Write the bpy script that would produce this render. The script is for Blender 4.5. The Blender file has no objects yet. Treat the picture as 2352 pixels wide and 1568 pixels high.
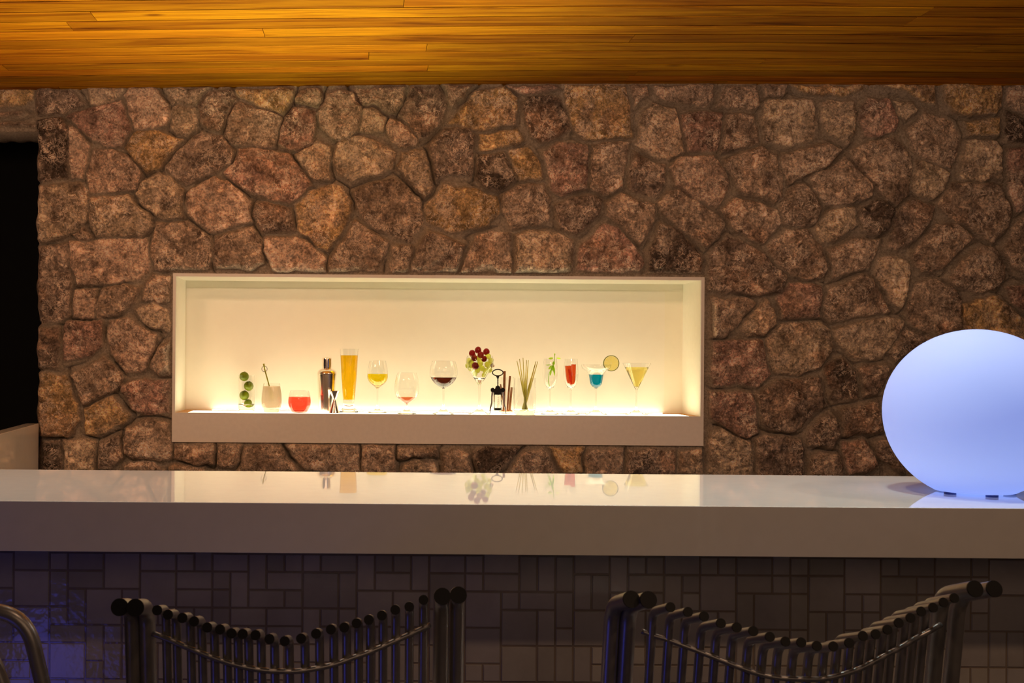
import bpy, bmesh, math, random
import numpy as np
from mathutils import Vector, Matrix
PI = math.pi
scene = bpy.context.scene
C = scene.collection

# ------------------------------------------------------------------ camera
F = 2600.0                       # focal length in pixels of the 2352 px wide frame
VX, VY, ROLL, ZC = 830.0, 818.0, 0.0075, 1.38
cd = bpy.data.cameras.new('camera'); cam = bpy.data.objects.new('camera', cd); C.objects.link(cam)
cd.sensor_width = 36.0; cd.lens = 36.0 * F / 2352
cd.shift_x = (1176 - VX) / 2352; cd.shift_y = -(784 - VY) / 2352
cd.clip_start = 0.05
cam.location = (0, 0, ZC)
cam.rotation_euler = (Matrix.Rotation(-ROLL, 3, 'Y') @ Matrix.Rotation(PI/2, 3, 'X')).to_euler()
cd.dof.use_dof = True; cd.dof.focus_distance = 4.4; cd.dof.aperture_fstop = 18
scene.camera = cam

def px(u, v, d):                 # a point traced on the photograph, at its real distance d
    a, b = u - VX, v - VY
    x = a + ROLL * b; y = b - ROLL * a
    return Vector((x * d / F, d, ZC - y * d / F))

# ------------------------------------------------------------------ world, lights, exposure
w = bpy.data.worlds.new('night'); scene.world = w; w.use_nodes = True
w.node_tree.nodes['Background'].inputs[0].default_value = (0.30, 0.30, 0.55, 1)
w.node_tree.nodes['Background'].inputs[1].default_value = 0.008
vs = scene.view_settings
vs.view_transform = 'Standard'; vs.look = 'None'; vs.gamma = 1; vs.use_curve_mapping = False; vs.exposure = 0.0
scene.cycles.use_denoising = True
scene.cycles.max_bounces = 14; scene.cycles.transmission_bounces = 12; scene.cycles.transparent_max_bounces = 12
scene.cycles.sample_clamp_indirect = 6.0
scene.cycles.blur_glossy = 0.1

def light(kind, name, loc, target, power, color, size=0.1, size_y=None, spot=None, blend=0.6):
    l = bpy.data.lights.new(name, kind); o = bpy.data.objects.new(name, l); C.objects.link(o)
    l.energy = power; l.color = color; o.location = loc
    if target is not None:
        o.rotation_euler = (Vector(target) - Vector(loc)).to_track_quat('-Z', 'Y').to_euler()
    if kind == 'AREA':
        l.shape = 'RECTANGLE'; l.size = size; l.size_y = size_y or size
    else:
        l.shadow_soft_size = size
    if kind == 'SPOT':
        l.spot_size = math.radians(spot); l.spot_blend = blend
    return o

WARM = (1.0, 0.60, 0.36)
# ceiling wash: lamps standing behind the bar and pointing straight up
light('SPOT', 'uplight', (-0.20, 3.45, 0.95), (-0.20, 3.50, 2.48), 112, (1.0, 0.86, 0.34), 0.06, spot=88, blend=1)
light('SPOT', 'uplight', (-1.35, 3.45, 0.95), (-1.25, 3.50, 2.48), 42, (1.0, 0.58, 0.28), 0.06, spot=84, blend=1)
# wall wash from the ceiling above the bar
light('AREA', 'room_light', (-1.5, 2.45, 2.36), (-0.8, 4.6, 1.7), 11, WARM, 0.5, 0.12)
light('AREA', 'room_light', (0.9, 2.45, 2.36), (1.0, 4.6, 1.7), 8, WARM, 0.5, 0.12)
# track spots high behind the viewer, aimed over the bar at the stone wall
for x, tx, e in ((-0.9, -1.1, 92), (0.0, 0.15, 72), (0.9, 1.45, 66), (1.3, 2.6, 72)):
    light('SPOT', 'track_spot', (x, -0.9, 2.40), (tx, 4.6, 1.98), e, WARM, 0.07, spot=27, blend=0.55)
# ceiling downlights above the counter
for x, e, c in ((-1.25, 21, (1, .91, .78)), (-0.3, 21, (1, .91, .78)), (0.6, 21, (1, .91, .80)), (0.95, 28, (.80, 1, .93))):
    light('SPOT', 'downlight', (x, 2.25, 2.44), (x, 2.42, 1.1), e, c, 0.035, spot=85, blend=0.8)
light('SPOT', 'downlight', (2.05, 2.3, 2.44), (1.4, 2.45, 1.1), 16, (1, .86, .74), 0.03, spot=120, blend=0.6)
# downlights above the stools
for x, e in ((0.2, 7.5), (1.5, 14.0)):
    light('SPOT', 'downlight', (x, 0.72, 2.44), (x, 1.9, 0.8), e, WARM, 0.05, spot=120, blend=0.8)
# soft warm fill added behind the viewer to lift tiles and slab front
light('AREA', 'front_fill', (1.2, -1.8, 2.2), (0.6, 2.3, 1.0), 8, (1.0, .62, .38), 2.4, 1.2)
# blue lamp on the floor, mirrored by the glazed tiles at the left
light('POINT', 'blue_lamp', (-1.08, 0.80, 0.24), None, 3.2, (0.09, 0.11, 1.0), 0.19)

# ------------------------------------------------------------------ material helpers
def mat(name, color=(.8,.8,.8), rough=.5, metal=0, trans=0, ior=1.45, emis=None, es=0, spec=.5, coat=0):
    m = bpy.data.materials.new(name); m.use_nodes = True
    p = m.node_tree.nodes['Principled BSDF']; I = p.inputs
    I['Base Color'].default_value = (*color, 1); I['Roughness'].default_value = rough
    I['Metallic'].default_value = metal; I['Transmission Weight'].default_value = trans
    I['IOR'].default_value = ior; I['Specular IOR Level'].default_value = spec; I['Coat Weight'].default_value = coat
    if emis: I['Emission Color'].default_value = (*emis, 1); I['Emission Strength'].default_value = es
    return m
def nd(m, t, **kw):
    n = m.node_tree.nodes.new(t)
    for k, v in kw.items():
        if k in n.inputs: n.inputs[k].default_value = v
        else: setattr(n, k, v)
    return n
def ln(m, a, b): m.node_tree.links.new(a, b)
def P(m): return m.node_tree.nodes['Principled BSDF']
def ramp(m, fac, stops):
    r = nd(m, 'ShaderNodeValToRGB'); cr = r.color_ramp
    while len(cr.elements) < len(stops): cr.elements.new(.5)
    for e, (p, c) in zip(cr.elements, stops):
        e.position = p; e.color = (*c, 1) if len(c) == 3 else c
    ln(m, fac, r.inputs[0]); return r.outputs[0]
def mix(m, fac, a, b, mode='MIX'):
    n = nd(m, 'ShaderNodeMix', data_type='RGBA', blend_type=mode)
    for s, v in ((0, fac), (6, a), (7, b)):
        if hasattr(v, 'default_value') or hasattr(v, 'is_linked'): ln(m, v, n.inputs[s])
        else: n.inputs[s].default_value = v if s == 0 else (*v, 1)
    return n.outputs[2]
def noise(m, vec, scale, detail=4, rough=.55, dist=0, color=False):
    n = nd(m, 'ShaderNodeTexNoise'); ln(m, vec, n.inputs['Vector'])
    n.inputs['Scale'].default_value = scale; n.inputs['Detail'].default_value = detail
    n.inputs['Roughness'].default_value = rough; n.inputs['Distortion'].default_value = dist
    return n.outputs[1 if color else 0]
def speckle(m, scale, amount, bump=0.0):
    """slight procedural mottling of the base colour and a fine bump"""
    tc = nd(m, 'ShaderNodeTexCoord').outputs['Object']
    c = tuple(P(m).inputs['Base Color'].default_value)[:3]
    f = noise(m, tc, scale, 5)
    ln(m, ramp(m, f, [(.3, tuple(x*(1-amount) for x in c)), (.7, tuple(min(1, x*(1+amount)) for x in c))]), P(m).inputs['Base Color'])
    if bump:
        b = nd(m, 'ShaderNodeBump'); b.inputs['Strength'].default_value = bump; b.inputs['Distance'].default_value = .002
        ln(m, f, b.inputs['Height']); ln(m, b.outputs[0], P(m).inputs['Normal'])
    return m

# ------------------------------------------------------------------ mesh helpers
def obj(name, verts, faces, m=None, parent=None, smooth=False, bevel=0, angle=None):
    me = bpy.data.meshes.new(name); me.from_pydata([tuple(v) for v in verts], [], faces); me.validate(); me.update()
    bm = bmesh.new(); bm.from_mesh(me); bmesh.ops.recalc_face_normals(bm, faces=bm.faces); bm.to_mesh(me); bm.free()
    if smooth: me.polygons.foreach_set('use_smooth', [True]*len(me.polygons))
    o = bpy.data.objects.new(name, me); C.objects.link(o)
    if m: me.materials.append(m)
    if parent: o.parent = parent
    if bevel:
        b = o.modifiers.new('bevel', 'BEVEL'); b.width = bevel; b.segments = 3; b.limit_method = 'ANGLE'
    if angle: me.set_sharp_from_angle(angle=angle)
    return o
def tag(o, label=None, cat=None, group=None, kind=None):
    if label: o['label'] = label
    if cat: o['category'] = cat
    if group: o['group'] = group
    if kind: o['kind'] = kind
    return o
def empty(name, loc, label, cat, group=None, rz=0):
    o = bpy.data.objects.new(name, None); C.objects.link(o); o.location = loc; o.rotation_euler = (0, 0, rz)
    o.empty_display_size = .05
    return tag(o, label, cat, group)
def box(x0, x1, y0, y1, z0, z1):
    v = [(x, y, z) for x in (x0, x1) for y in (y0, y1) for z in (z0, z1)]
    return v, [(0,1,3,2),(4,6,7,5),(0,4,5,1),(2,3,7,6),(0,2,6,4),(1,5,7,3)]
def join(parts):
    V, Fc = [], []
    for v, f in parts:
        n = len(V); V += [tuple(a) for a in v]; Fc += [tuple(i+n for i in q) for q in f]
    return V, Fc
def lathe(prof, seg=48, closed=False):
    """prof: list of (r, z). points with r==0 become poles"""
    V, Fc, rings = [], [], []
    for r, z in prof:
        if r < 1e-6: rings.append([len(V)]); V.append((0, 0, z))
        else:
            rings.append(list(range(len(V), len(V)+seg)))
            V += [(r*math.cos(2*PI*i/seg), r*math.sin(2*PI*i/seg), z) for i in range(seg)]
    pairs = list(zip(rings, rings[1:]))
    if closed: pairs.append((rings[-1], rings[0]))
    for a, b in pairs:
        for i in range(seg):
            j = (i+1) % seg
            if len(a) == 1 and len(b) == 1: break
            if len(a) == 1: Fc.append((a[0], b[i], b[j]))
            elif len(b) == 1: Fc.append((a[i], b[0], a[j]))
            else: Fc.append((a[i], b[i], b[j], a[j]))
    return V, Fc
def catmull(pts, n=6):
    pts = [Vector(p) for p in pts]; out = []
    for i in range(len(pts)-1):
        p0 = pts[max(i-1, 0)]; p1 = pts[i]; p2 = pts[i+1]; p3 = pts[min(i+2, len(pts)-1)]
        for k in range(n):
            t = k/n
            out.append(.5*((2*p1)+(p2-p0)*t+(2*p0-5*p1+4*p2-p3)*t*t+(3*p1-p0-3*p2+p3)*t**3))
    out.append(pts[-1]); return out
def fillet(pts, r, n=8):
    pts = [Vector(p) for p in pts]; out = [pts[0]]
    for a, b, c in zip(pts, pts[1:], pts[2:]):
        u = (a-b); v = (c-b); l = min(r, u.length*.48, v.length*.48)
        s = b+u.normalized()*l; e = b+v.normalized()*l
        for k in range(n+1):
            t = k/n; out.append(s*(1-t)**2+b*2*t*(1-t)+e*t*t)
    out.append(pts[-1]); return out
def tube(pts, r, seg=16, cap=True, rs=None):
    pts = [Vector(p) for p in pts]; V, Fc = [], []
    t0 = (pts[1]-pts[0]).normalized()
    up = Vector((0,0,1)) if abs(t0.z) < .9 else Vector((1,0,0))
    nrm = t0.cross(up).normalized()
    for i, p in enumerate(pts):
        t = ((pts[min(i+1, len(pts)-1)]-p).normalized()+(p-pts[max(i-1, 0)]).normalized())
        t = t.normalized() if t.length > 1e-9 else t0
        nrm = (nrm-t*nrm.dot(t)).normalized(); b = t.cross(nrm)
        rr = rs[i] if rs else r
        V += [tuple(p+(nrm*math.cos(2*PI*k/seg)+b*math.sin(2*PI*k/seg))*rr) for k in range(seg)]
    for i in range(len(pts)-1):
        for k in range(seg):
            j = (k+1) % seg
            Fc.append((i*seg+k, i*seg+j, (i+1)*seg+j, (i+1)*seg+k))
    if cap: Fc += [tuple(range(seg-1, -1, -1)), tuple(range(len(V)-seg, len(V)))]
    return V, Fc
def sphere(c, rx, ry=None, rz=None, seg=20, rings=12, rot=None):
    ry = ry or rx; rz = rz or rx
    prof = [(math.sin(PI*i/rings), -math.cos(PI*i/rings)) for i in range(rings+1)]
    prof[0] = (0, -1); prof[-1] = (0, 1)
    V, Fc = lathe(prof, seg)
    R = rot or Matrix.Identity(3)
    return [tuple(Vector(c)+R@Vector((x*rx, y*ry, z*rz))) for x, y, z in V], Fc

# ------------------------------------------------------------------ materials
white_lacquer = speckle(mat('white lacquered stone', (.84, .83, .80), .02, spec=.7), 30, .02)
white_paint = speckle(mat('white paint', (.78, .75, .71), .5), 60, .03, .05)
niche_paint = speckle(mat('cream niche paint', (.88, .83, .70), .35), 40, .02)
acrylic = speckle(mat('cream back panel', (.84, .78, .64), .5), 20, .015)
wood_floor = speckle(mat('dark decking', (.05, .04, .035), .5), 8, .3, .2)
metal_tube = speckle(mat('grey metal tube', (.36, .345, .33), .32, metal=.6), 90, .05)
black_cap = speckle(mat('black rubber', (.006, .006, .006), .55), 120, .1)
chrome = speckle(mat('polished steel', (.97, .88, .80), .20, metal=1), 60, .02)
dark_metal = speckle(mat('black metal', (.02, .018, .016), .25, metal=.6), 60, .1)
glass = mat('clear glass', (1, 1, 1), 0, trans=1, ior=1.45)
# every clear thing gets its own faint procedural tint variation
tc = nd(glass, 'ShaderNodeTexCoord').outputs['Object']
ln(glass, ramp(glass, noise(glass, tc, 20), [(.3, (.97, .98, .97)), (.7, (1, 1, 1))]), P(glass).inputs['Base Color'])

def liquid(name, c, rough=.12, trans=1.0):
    return speckle(mat(name, c, rough, trans=trans, ior=1.34), 50, .03)
def translucent(name, c, t=.5, gloss=.3):
    m = bpy.data.materials.new(name); m.use_nodes = True; nt = m.node_tree
    p = P(m); p.inputs['Base Color'].default_value = (*c, 1); p.inputs['Roughness'].default_value = gloss
    speckle(m, 70, .12)
    src = p.inputs['Base Color'].links[0].from_socket
    tr = nd(m, 'ShaderNodeBsdfTranslucent'); ln(m, src, tr.inputs[0])
    mx = nd(m, 'ShaderNodeMixShader'); mx.inputs[0].default_value = t
    ln(m, p.outputs[0], mx.inputs[1]); ln(m, tr.outputs[0], mx.inputs[2])
    ln(m, mx.outputs[0], nt.nodes['Material Output'].inputs[0]); return m

# ------------------------------------------------------------------ numpy noise on the wall grid
rng = np.random.default_rng(7)
def vnoise(U, V, cell, seed):
    r = np.random.default_rng(seed); T = r.random((256, 256))
    x = U/cell; y = V/cell; xi = np.floor(x).astype(int); yi = np.floor(y).astype(int)
    fx = x-xi; fy = y-yi; fx = fx*fx*(3-2*fx); fy = fy*fy*(3-2*fy)
    g = lambda a, b: T[a & 255, b & 255]
    return (g(xi, yi)*(1-fx)+g(xi+1, yi)*fx)*(1-fy)+(g(xi, yi+1)*(1-fx)+g(xi+1, yi+1)*fx)*fy
def fbm(U, V, cell, seed, n=4, g=.5):
    s = 0; a = 1; t = 0
    for i in range(n): s = s+a*vnoise(U+37*i, V+91*i, cell/2**i, seed+i); t += a; a *= g
    return s/t

# ------------------------------------------------------------------ the stone wall
# outlines of the stones: (origin x, origin y, scale, [(colour, outline), ...])
# colours: b brown, t tan, d dark, r red, o orange ochre, p pink tan, k near black
STONES = [
 (0, 0, 2.45, [
 ('d','208,500 395,500 480,590 430,620 350,650 215,650 205,600'), ('k','208,675 345,665 385,720 385,1010 230,1015 205,980'),
 ('t','195,1040 450,1030 495,1080 490,1240 420,1310 330,1350 205,1370 195,1200'),
 ('p','375,700 430,720 510,820 500,900 470,1010 400,1005 385,880'), ('t','495,500 700,500 670,545 590,580 510,590'),
 ('r','365,660 480,610 670,565 750,730 690,820 600,825 500,770'), ('p','690,540 720,500 890,500 960,590 965,640 940,700 870,725 760,725 720,640'),
 ('b','935,500 1190,500 1120,570 1070,595 975,595'), ('t','965,620 1000,600 1100,605 1115,690 1105,740 1050,770 1000,755 965,720'),
 ('d','1115,600 1190,520 1300,500 1340,570 1270,690 1240,740 1170,730 1130,690'), ('o','1310,500 1650,500 1640,570 1590,640 1510,620 1400,575 1340,545'),
 ('b','1345,580 1490,620 1590,655 1560,800 1520,830 1430,825 1300,815 1255,770 1290,650'),
 ('r','1600,650 1650,590 1700,600 1785,630 1770,800 1700,845 1630,840 1570,800'), ('t','1660,540 1690,510 1800,505 1815,550 1790,600 1700,585 1660,565'),
 ('b','1790,620 1830,530 1900,505 1995,515 2040,600 2015,735 1950,800 1860,785 1800,710'),
 ('o','705,830 770,735 900,735 1035,785 960,870 900,950 830,975 760,920'), ('d','930,940 1000,850 1130,745 1250,760 1310,850 1300,910 1180,990 1050,1045 990,1010'),
 ('r','1260,970 1350,840 1480,830 1640,860 1700,950 1755,1050 1640,1140 1500,1120 1400,1080 1330,1040'),
 ('t','1660,870 1700,840 1790,790 1860,830 1865,900 1850,1010 1760,1020 1720,960'), ('p','490,970 530,840 650,835 720,870 800,980 770,1070 600,1085 500,1095'),
 ('t','760,1090 790,1020 900,960 960,990 1030,1070 1030,1220 900,1230 820,1170'), ('p','1045,1090 1210,990 1290,1020 1420,1130 1410,1260 1180,1310 1110,1260 1050,1200'),
 ('d','1440,1140 1500,1135 1640,1170 1655,1290 1480,1320 1420,1230'), ('o','1670,1150 1740,1080 1880,1030 1940,1060 1985,1150 1960,1260 1840,1410 1790,1390 1670,1290'),
 ('t','500,1120 720,1095 850,1220 850,1270 800,1330 600,1340 530,1340 495,1230'), ('b','400,1330 475,1270 510,1340 440,1355'),
 ('b','870,1245 1050,1240 1180,1330 1195,1400 1180,1520 870,1525 850,1440'), ('b','1210,1330 1420,1285 1480,1350 1480,1490 1420,1520 1210,1510 1195,1400'),
 ('p','1495,1340 1660,1320 1780,1390 1840,1470 1830,1530 1530,1525 1490,1430')]),
 (0, 0, 1.0, [
 ('p','157,555 204,551 286,551 339,543 343,592 338,628 320,640 240,648 175,652 163,604'), ('b','755,600 767,578 800,536 817,507 862,530 893,560 880,590 868,622 757,625'),
 ('b','653,1021 820,1021 827,1030 826,1083 700,1083 675,1050'), ('t','765,365 778,325 815,309 850,315 897,342 908,348 898,385 870,403 810,422 773,400'),
 ('b','1500,196 1640,194 1640,228 1620,243 1560,240 1510,225'), ('k','1490,580 1510,515 1560,528 1600,575 1614,600 1610,627 1490,627'),
 ('b','1509,465 1530,437 1560,432 1600,458 1650,487 1666,515 1650,550 1620,568 1560,527 1520,495'),
 ('p','1537,387 1558,362 1638,355 1663,387 1676,435 1650,475 1600,456 1548,425'), ('b','1760,568 1805,528 1855,524 1888,567 1896,610 1893,638 1855,643 1800,623 1770,590'),
 ('b','1900,572 1960,547 2020,552 2018,578 1993,613 1940,628 1912,645'), ('b','2090,585 2150,512 2200,514 2232,545 2195,592 2165,622 2112,627 2098,610'),
 ('d','1630,585 1647,560 1670,545 1715,560 1756,588 1810,637 1791,673 1740,678 1707,673 1628,668'),
 ('b','2180,637 2205,600 2254,562 2287,574 2308,613 2311,641 2292,664 2238,674 2191,656'), ('b','2305,571 2325,516 2362,490 2372,642 2322,610'),
 ('t','2008,630 2015,594 2042,585 2088,602 2091,641 2075,690 2065,712 2046,692 2027,658'), ('o','2200,700 2238,688 2290,680 2340,722 2375,745 2375,800 2330,790 2250,768 2210,768'),
 ('d','2040,810 2085,758 2130,770 2160,775 2100,806 2062,838'), ('r','2311,662 2375,650 2375,722 2325,698')]),
 (0, 560, 2.119, [
 ('d','175,8 330,0 345,100 345,345 290,380 185,378 170,200'), ('d','172,402 285,402 293,500 280,600 172,605 170,500'),
 ('o','180,620 320,640 380,770 385,850 335,940 200,935 172,850'), ('k','205,955 300,955 298,1110 205,1110'), ('t','310,950 400,940 472,960 457,1110 303,1110 313,1010'),
 ('d','480,960 580,935 600,1040 540,1100 468,1100'), ('b','612,900 720,848 828,875 838,1040 790,1058 700,1053 610,1018 597,950'),
 ('p','600,1080 640,1052 750,1062 808,1110 600,1110'), ('t','820,1080 850,1062 1000,1087 1000,1110 820,1110'), ('b','850,975 1038,975 1043,1068 960,1073 850,1040'),
 ('b','1057,980 1178,980 1158,1058 1120,1095 1062,1080'), ('b','1195,985 1368,980 1420,1062 1450,1115 1150,1115'),
 ('p','365,220 470,215 455,358 355,360'), ('b','462,300 502,212 600,187 688,215 658,290 560,348 475,373'), ('b','703,215 742,148 828,153 828,288 770,298 693,278'),
 ('t','655,330 740,284 790,314 828,324 828,426 800,428 740,408 672,358'), ('r','320,382 370,372 503,377 498,500 450,543 312,578 302,480'),
 ('p','518,440 533,377 620,353 700,403 762,440 757,510 700,618 602,628 543,540'), ('b','338,642 510,548 602,652 598,698 402,783 372,700'),
 ('o','408,800 550,733 638,832 618,868 470,938 412,928'), ('r','583,690 680,653 826,664 826,828 720,838 642,808'), ('b','723,600 772,502 828,470 828,636 780,648')]),
 (780, 0, 2.45, [
 ('b','62,500 370,480 345,598 318,645 282,645 205,590 132,590'), ('t','112,740 132,612 190,607 268,672 243,748'), ('p','252,720 282,672 380,712 438,790 428,823 330,828 282,790'),
 ('d','337,650 400,502 550,485 608,590 558,700 500,775 442,788 400,718'), ('b','582,480 758,480 700,548 632,608'), ('o','602,690 772,512 930,485 1008,560 998,700 880,713 782,732'),
 ('t','312,930 347,852 488,847 528,1050 480,1112 430,1068 382,1010'), ('d','503,820 602,722 730,718 762,770 757,880 738,998 640,983 547,1023 522,900'),
 ('o','782,752 1010,724 1038,790 998,828 792,848'), ('k','778,870 938,867 997,1010 900,1082 802,1048 757,1000'), ('o','953,850 1060,833 1128,910 1138,1008 1022,1023 990,980'),
 ('k','1028,600 1062,547 1170,528 1248,562 1288,660 1297,738 1200,788 1132,808 1072,778'), ('r','940,480 1210,480 1238,508 1150,518 1040,538'),
 ('o','1268,540 1262,480 1608,480 1628,600 1637,778 1380,788 1312,738'), ('b','1628,485 1733,480 1737,540 1700,568 1657,600'),
 ('r','1142,852 1230,803 1398,812 1407,960 1387,1058 1250,1107 1192,1070'), ('b','1418,812 1633,803 1620,868 1588,1058 1480,1098 1407,1050'),
 ('t','1693,640 1760,583 1888,612 1928,760 1937,858 1850,902 1760,878 1658,818'), ('d','1655,855 1740,893 1837,932 1828,1030 1778,1108 1622,1068 1622,950'),
 ('b','83,1090 170,1033 300,998 398,1060 467,1140 477,1240 400,1367 330,1353 200,1288 93,1190'), ('o','488,1150 590,1043 720,1053 887,1112 897,1200 838,1278 620,1308 493,1250'),
 ('b','908,1090 1020,1043 1150,1043 1187,1120 1177,1258 960,1297 913,1200'), ('d','1203,1150 1400,1088 1477,1120 1457,1200 1340,1327 1232,1280'),
 ('b','1498,1140 1580,1093 1777,1152 1767,1250 1700,1377 1600,1288 1503,1210'), ('b','290,1385 408,1375 390,1530 290,1530'), ('d','423,1400 503,1303 600,1323 706,1382 658,1528 410,1530'),
 ('b','703,1450 762,1333 840,1303 962,1322 962,1530 675,1532'), ('t','983,1330 1060,1298 1230,1303 1317,1360 1307,1530 985,1532'),
 ('r','1343,1400 1490,1248 1560,1273 1677,1390 1710,1490 1678,1532 1335,1532')]),
 (1552, 0, 2.45, [
 ('r','22,640 120,622 268,632 238,848 62,853 52,780 22,680'), ('b','232,600 272,480 448,480 468,588 430,618'), ('b','282,642 448,642 467,808 380,838 252,862'),
 ('b','482,480 620,478 600,540 500,548'), ('t','493,570 600,553 768,562 792,700 777,788 640,818 502,798 482,700'), ('o','640,478 1060,478 1050,518 900,538 822,543 720,518'),
 ('t','813,590 862,563 998,568 1017,640 997,768 958,818 842,738 803,660'), ('r','1033,600 1082,548 1198,563 1257,680 1228,748 1052,777 1023,700'),
 ('t','1223,567 1338,582 1356,620 1290,688 1253,650'), ('o','1130,478 1460,478 1458,588 1400,578 1300,518'), ('o','1500,478 1830,478 1838,598 1808,638 1650,648 1560,638 1502,560'),
 ('b','1852,478 1990,478 1990,668 1862,600'), ('o','1622,682 1828,662 1818,757 1640,758'), ('k','1852,622 1990,690 1990,815 1862,798'),
 ('b','1293,740 1402,628 1558,682 1597,760 1587,860 1548,957 1400,898 1332,850'), ('t','1603,880 1642,783 1808,788 1837,860 1837,1008 1720,1018 1622,998'),
 ('r','1862,840 1990,830 1990,1160 1905,1195 1862,1000'), ('b','253,900 480,823 568,862 597,980 597,1108 558,1137 350,1078 302,980'),
 ('b','593,870 850,803 935,842 838,938 760,987 622,1048 602,980'), ('b','973,840 1100,793 1228,773 1298,850 1337,900 1317,1090 1240,1167 1122,1080 1032,960'),
 ('b','753,1000 950,873 1018,930 1107,1060 1097,1118 1020,1137 850,1148 792,1080'), ('t','1353,920 1400,908 1537,972 1517,1060 1440,1112 1370,1108 1333,1070'),
 ('b','1463,1150 1542,1033 1700,1023 1828,1043 1877,1180 1867,1280 1790,1367 1680,1308 1562,1240'), ('b','593,1130 622,1062 720,1033 788,1090 827,1170 797,1258 700,1272 593,1268'),
 ('b','253,1180 332,1103 450,1132 577,1172 587,1268 500,1376 332,1308'), ('t','853,1180 940,1153 1008,1163 1017,1268 900,1347 822,1362 788,1290'),
 ('k','1033,1180 1122,1123 1188,1133 1232,1190 1187,1298 1130,1327 1043,1308'), ('d','1233,1210 1322,1113 1437,1152 1437,1238 1370,1337 1260,1407 1193,1388 1193,1330')]),
 (1552, 560, 2.45, [
 ('b','197,305 400,298 456,332 398,400 330,478 280,526 215,526 200,420'), ('t','373,490 383,432 510,303 567,410 567,448 490,517 402,518'), ('r','563,310 642,213 700,218 817,242 827,290 807,408 602,418'),
 ('t','503,530 602,438 820,428 877,480 892,588 820,697 700,732 552,737 513,640'), ('r','213,545 480,540 497,640 527,738 470,795 213,790 203,650'),
 ('r','187,825 428,835 457,930 467,1068 410,1096 300,1046 193,986 187,900'), ('d','448,840 552,763 808,748 847,900 720,1017 660,1067 580,1058 493,1018'),
 ('b','833,330 873,262 1050,153 1108,192 1157,290 1207,378 1050,407 880,437 833,400'), ('t','888,480 1000,443 1200,408 1287,442 1267,520 1188,607 1100,652 1002,638 912,568'),
 ('k','833,690 892,643 950,653 1018,720 1037,868 900,887 872,878'), ('d','1033,702 1082,673 1188,673 1217,700 1177,758 1138,848 1062,857'), ('d','913,930 1140,883 1162,1000 1162,1060 942,1087'),
 ('d','733,1080 850,943 897,972 927,1080 888,1147 742,1137'), ('t','188,1060 262,1043 418,1112 437,1200 427,1320 193,1320 183,1200'), ('d','448,1102 502,1073 600,1083 698,1102 717,1150 712,1320 453,1320'),
 ('b','753,1200 802,1168 908,1183 942,1260 937,1320 748,1320'), ('r','933,1112 1060,1103 1108,1170 1127,1240 1060,1288 970,1300 932,1200'), ('d','1118,1112 1180,1103 1300,1298 1260,1288 1132,1200'),
 ('b','1283,380 1342,233 1450,198 1548,232 1597,310 1607,478 1500,507 1400,498 1302,440'), ('d','1203,620 1300,492 1428,522 1348,600 1252,678')]),
 (800, 960, 2.579, [
 ('b','82,160 278,162 283,330 82,330'), ('b','297,170 528,173 528,228 400,238 297,233'), ('t','302,335 332,258 400,248 500,248 530,335'), ('b','548,195 650,180 718,205 728,335 552,335'),
 ('k','743,178 1018,173 948,268 880,335 762,335'), ('b','943,335 1032,195 1150,180 1240,335'), ('o','1185,178 1398,178 1378,312 1272,322'), ('b','1418,186 1637,182 1628,335 1392,335'),
 ('d','1663,186 1937,182 1937,335 1652,335'), ('t','1958,186 2095,182 2100,335 1953,335')]),
]
COL = {'b': (.35, .27, .21), 't': (.48, .39, .29), 'd': (.22, .17, .14), 'r': (.35, .225, .185), 'o': (.47, .33, .17),
       'p': (.50, .37, .29), 'k': (.10, .075, .06)}
MORTAR = (.40, .335, .265)
polys = []
for ox, oy, s, lst in STONES:
    for c, t in lst:
        pts = np.array([[float(a)/s for a in q.split(',')] for q in t.split()])+np.array([ox, oy])
        polys.append((c, pts))
for c, pts in list(polys):                      # the wall goes on to the right, outside the frame
    if pts[:, 0].min() > 1640 and pts[:, 0].max() < 2350:
        polys.append((c, np.stack([2*2362-pts[:, 0], pts[:, 1]], 1)))

def sdf_poly(U, V, pts):                        # positive inside
    d = np.full(U.shape, 1e9); inside = np.zeros(U.shape, bool); n = len(pts)
    for i in range(n):
        a = pts[i]; b = pts[(i+1) % n]; e = b-a
        wx = U-a[0]; wy = V-a[1]; t = np.clip((wx*e[0]+wy*e[1])/(e@e+1e-9), 0, 1)
        d = np.minimum(d, np.hypot(wx-t*e[0], wy-t*e[1]))
        cond = (a[1] > V) != (b[1] > V)
        xs = (b[0]-a[0])*(V-a[1])/(b[1]-a[1]+1e-12)+a[0]
        inside ^= cond & (U < xs)
    return np.where(inside, d, -d)

def stone_field(U, V, polys, seed=1):
    Uw = U+(fbm(U, V, 34, 11, 4)-.5)*15; Vw = V+(fbm(U, V, 34, 23, 4)-.5)*15
    s1 = np.full(U.shape, -60.); s2 = np.full(U.shape, -60.); idx = np.full(U.shape, -1)
    cen = []
    for k, (c, pts) in enumerate(polys):
        m = pts.mean(0); q = pts+(m-pts)*0.0
        x0, y0 = q.min(0)-45; x1, y1 = q.max(0)+45
        sel = (U > x0) & (U < x1) & (V > y0) & (V < y1)
        cen.append(m)
        if not sel.any(): continue
        s = sdf_poly(Uw[sel], Vw[sel], q)
        a = s1[sel]; b = s2[sel]
        new2 = np.where(s > a, a, np.maximum(b, s)); new1 = np.maximum(a, s)
        ii = idx[sel]; ii[s > a] = k; idx[sel] = ii; s1[sel] = new1; s2[sel] = new2
    return s1, s2, idx, np.array(cen)

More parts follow.
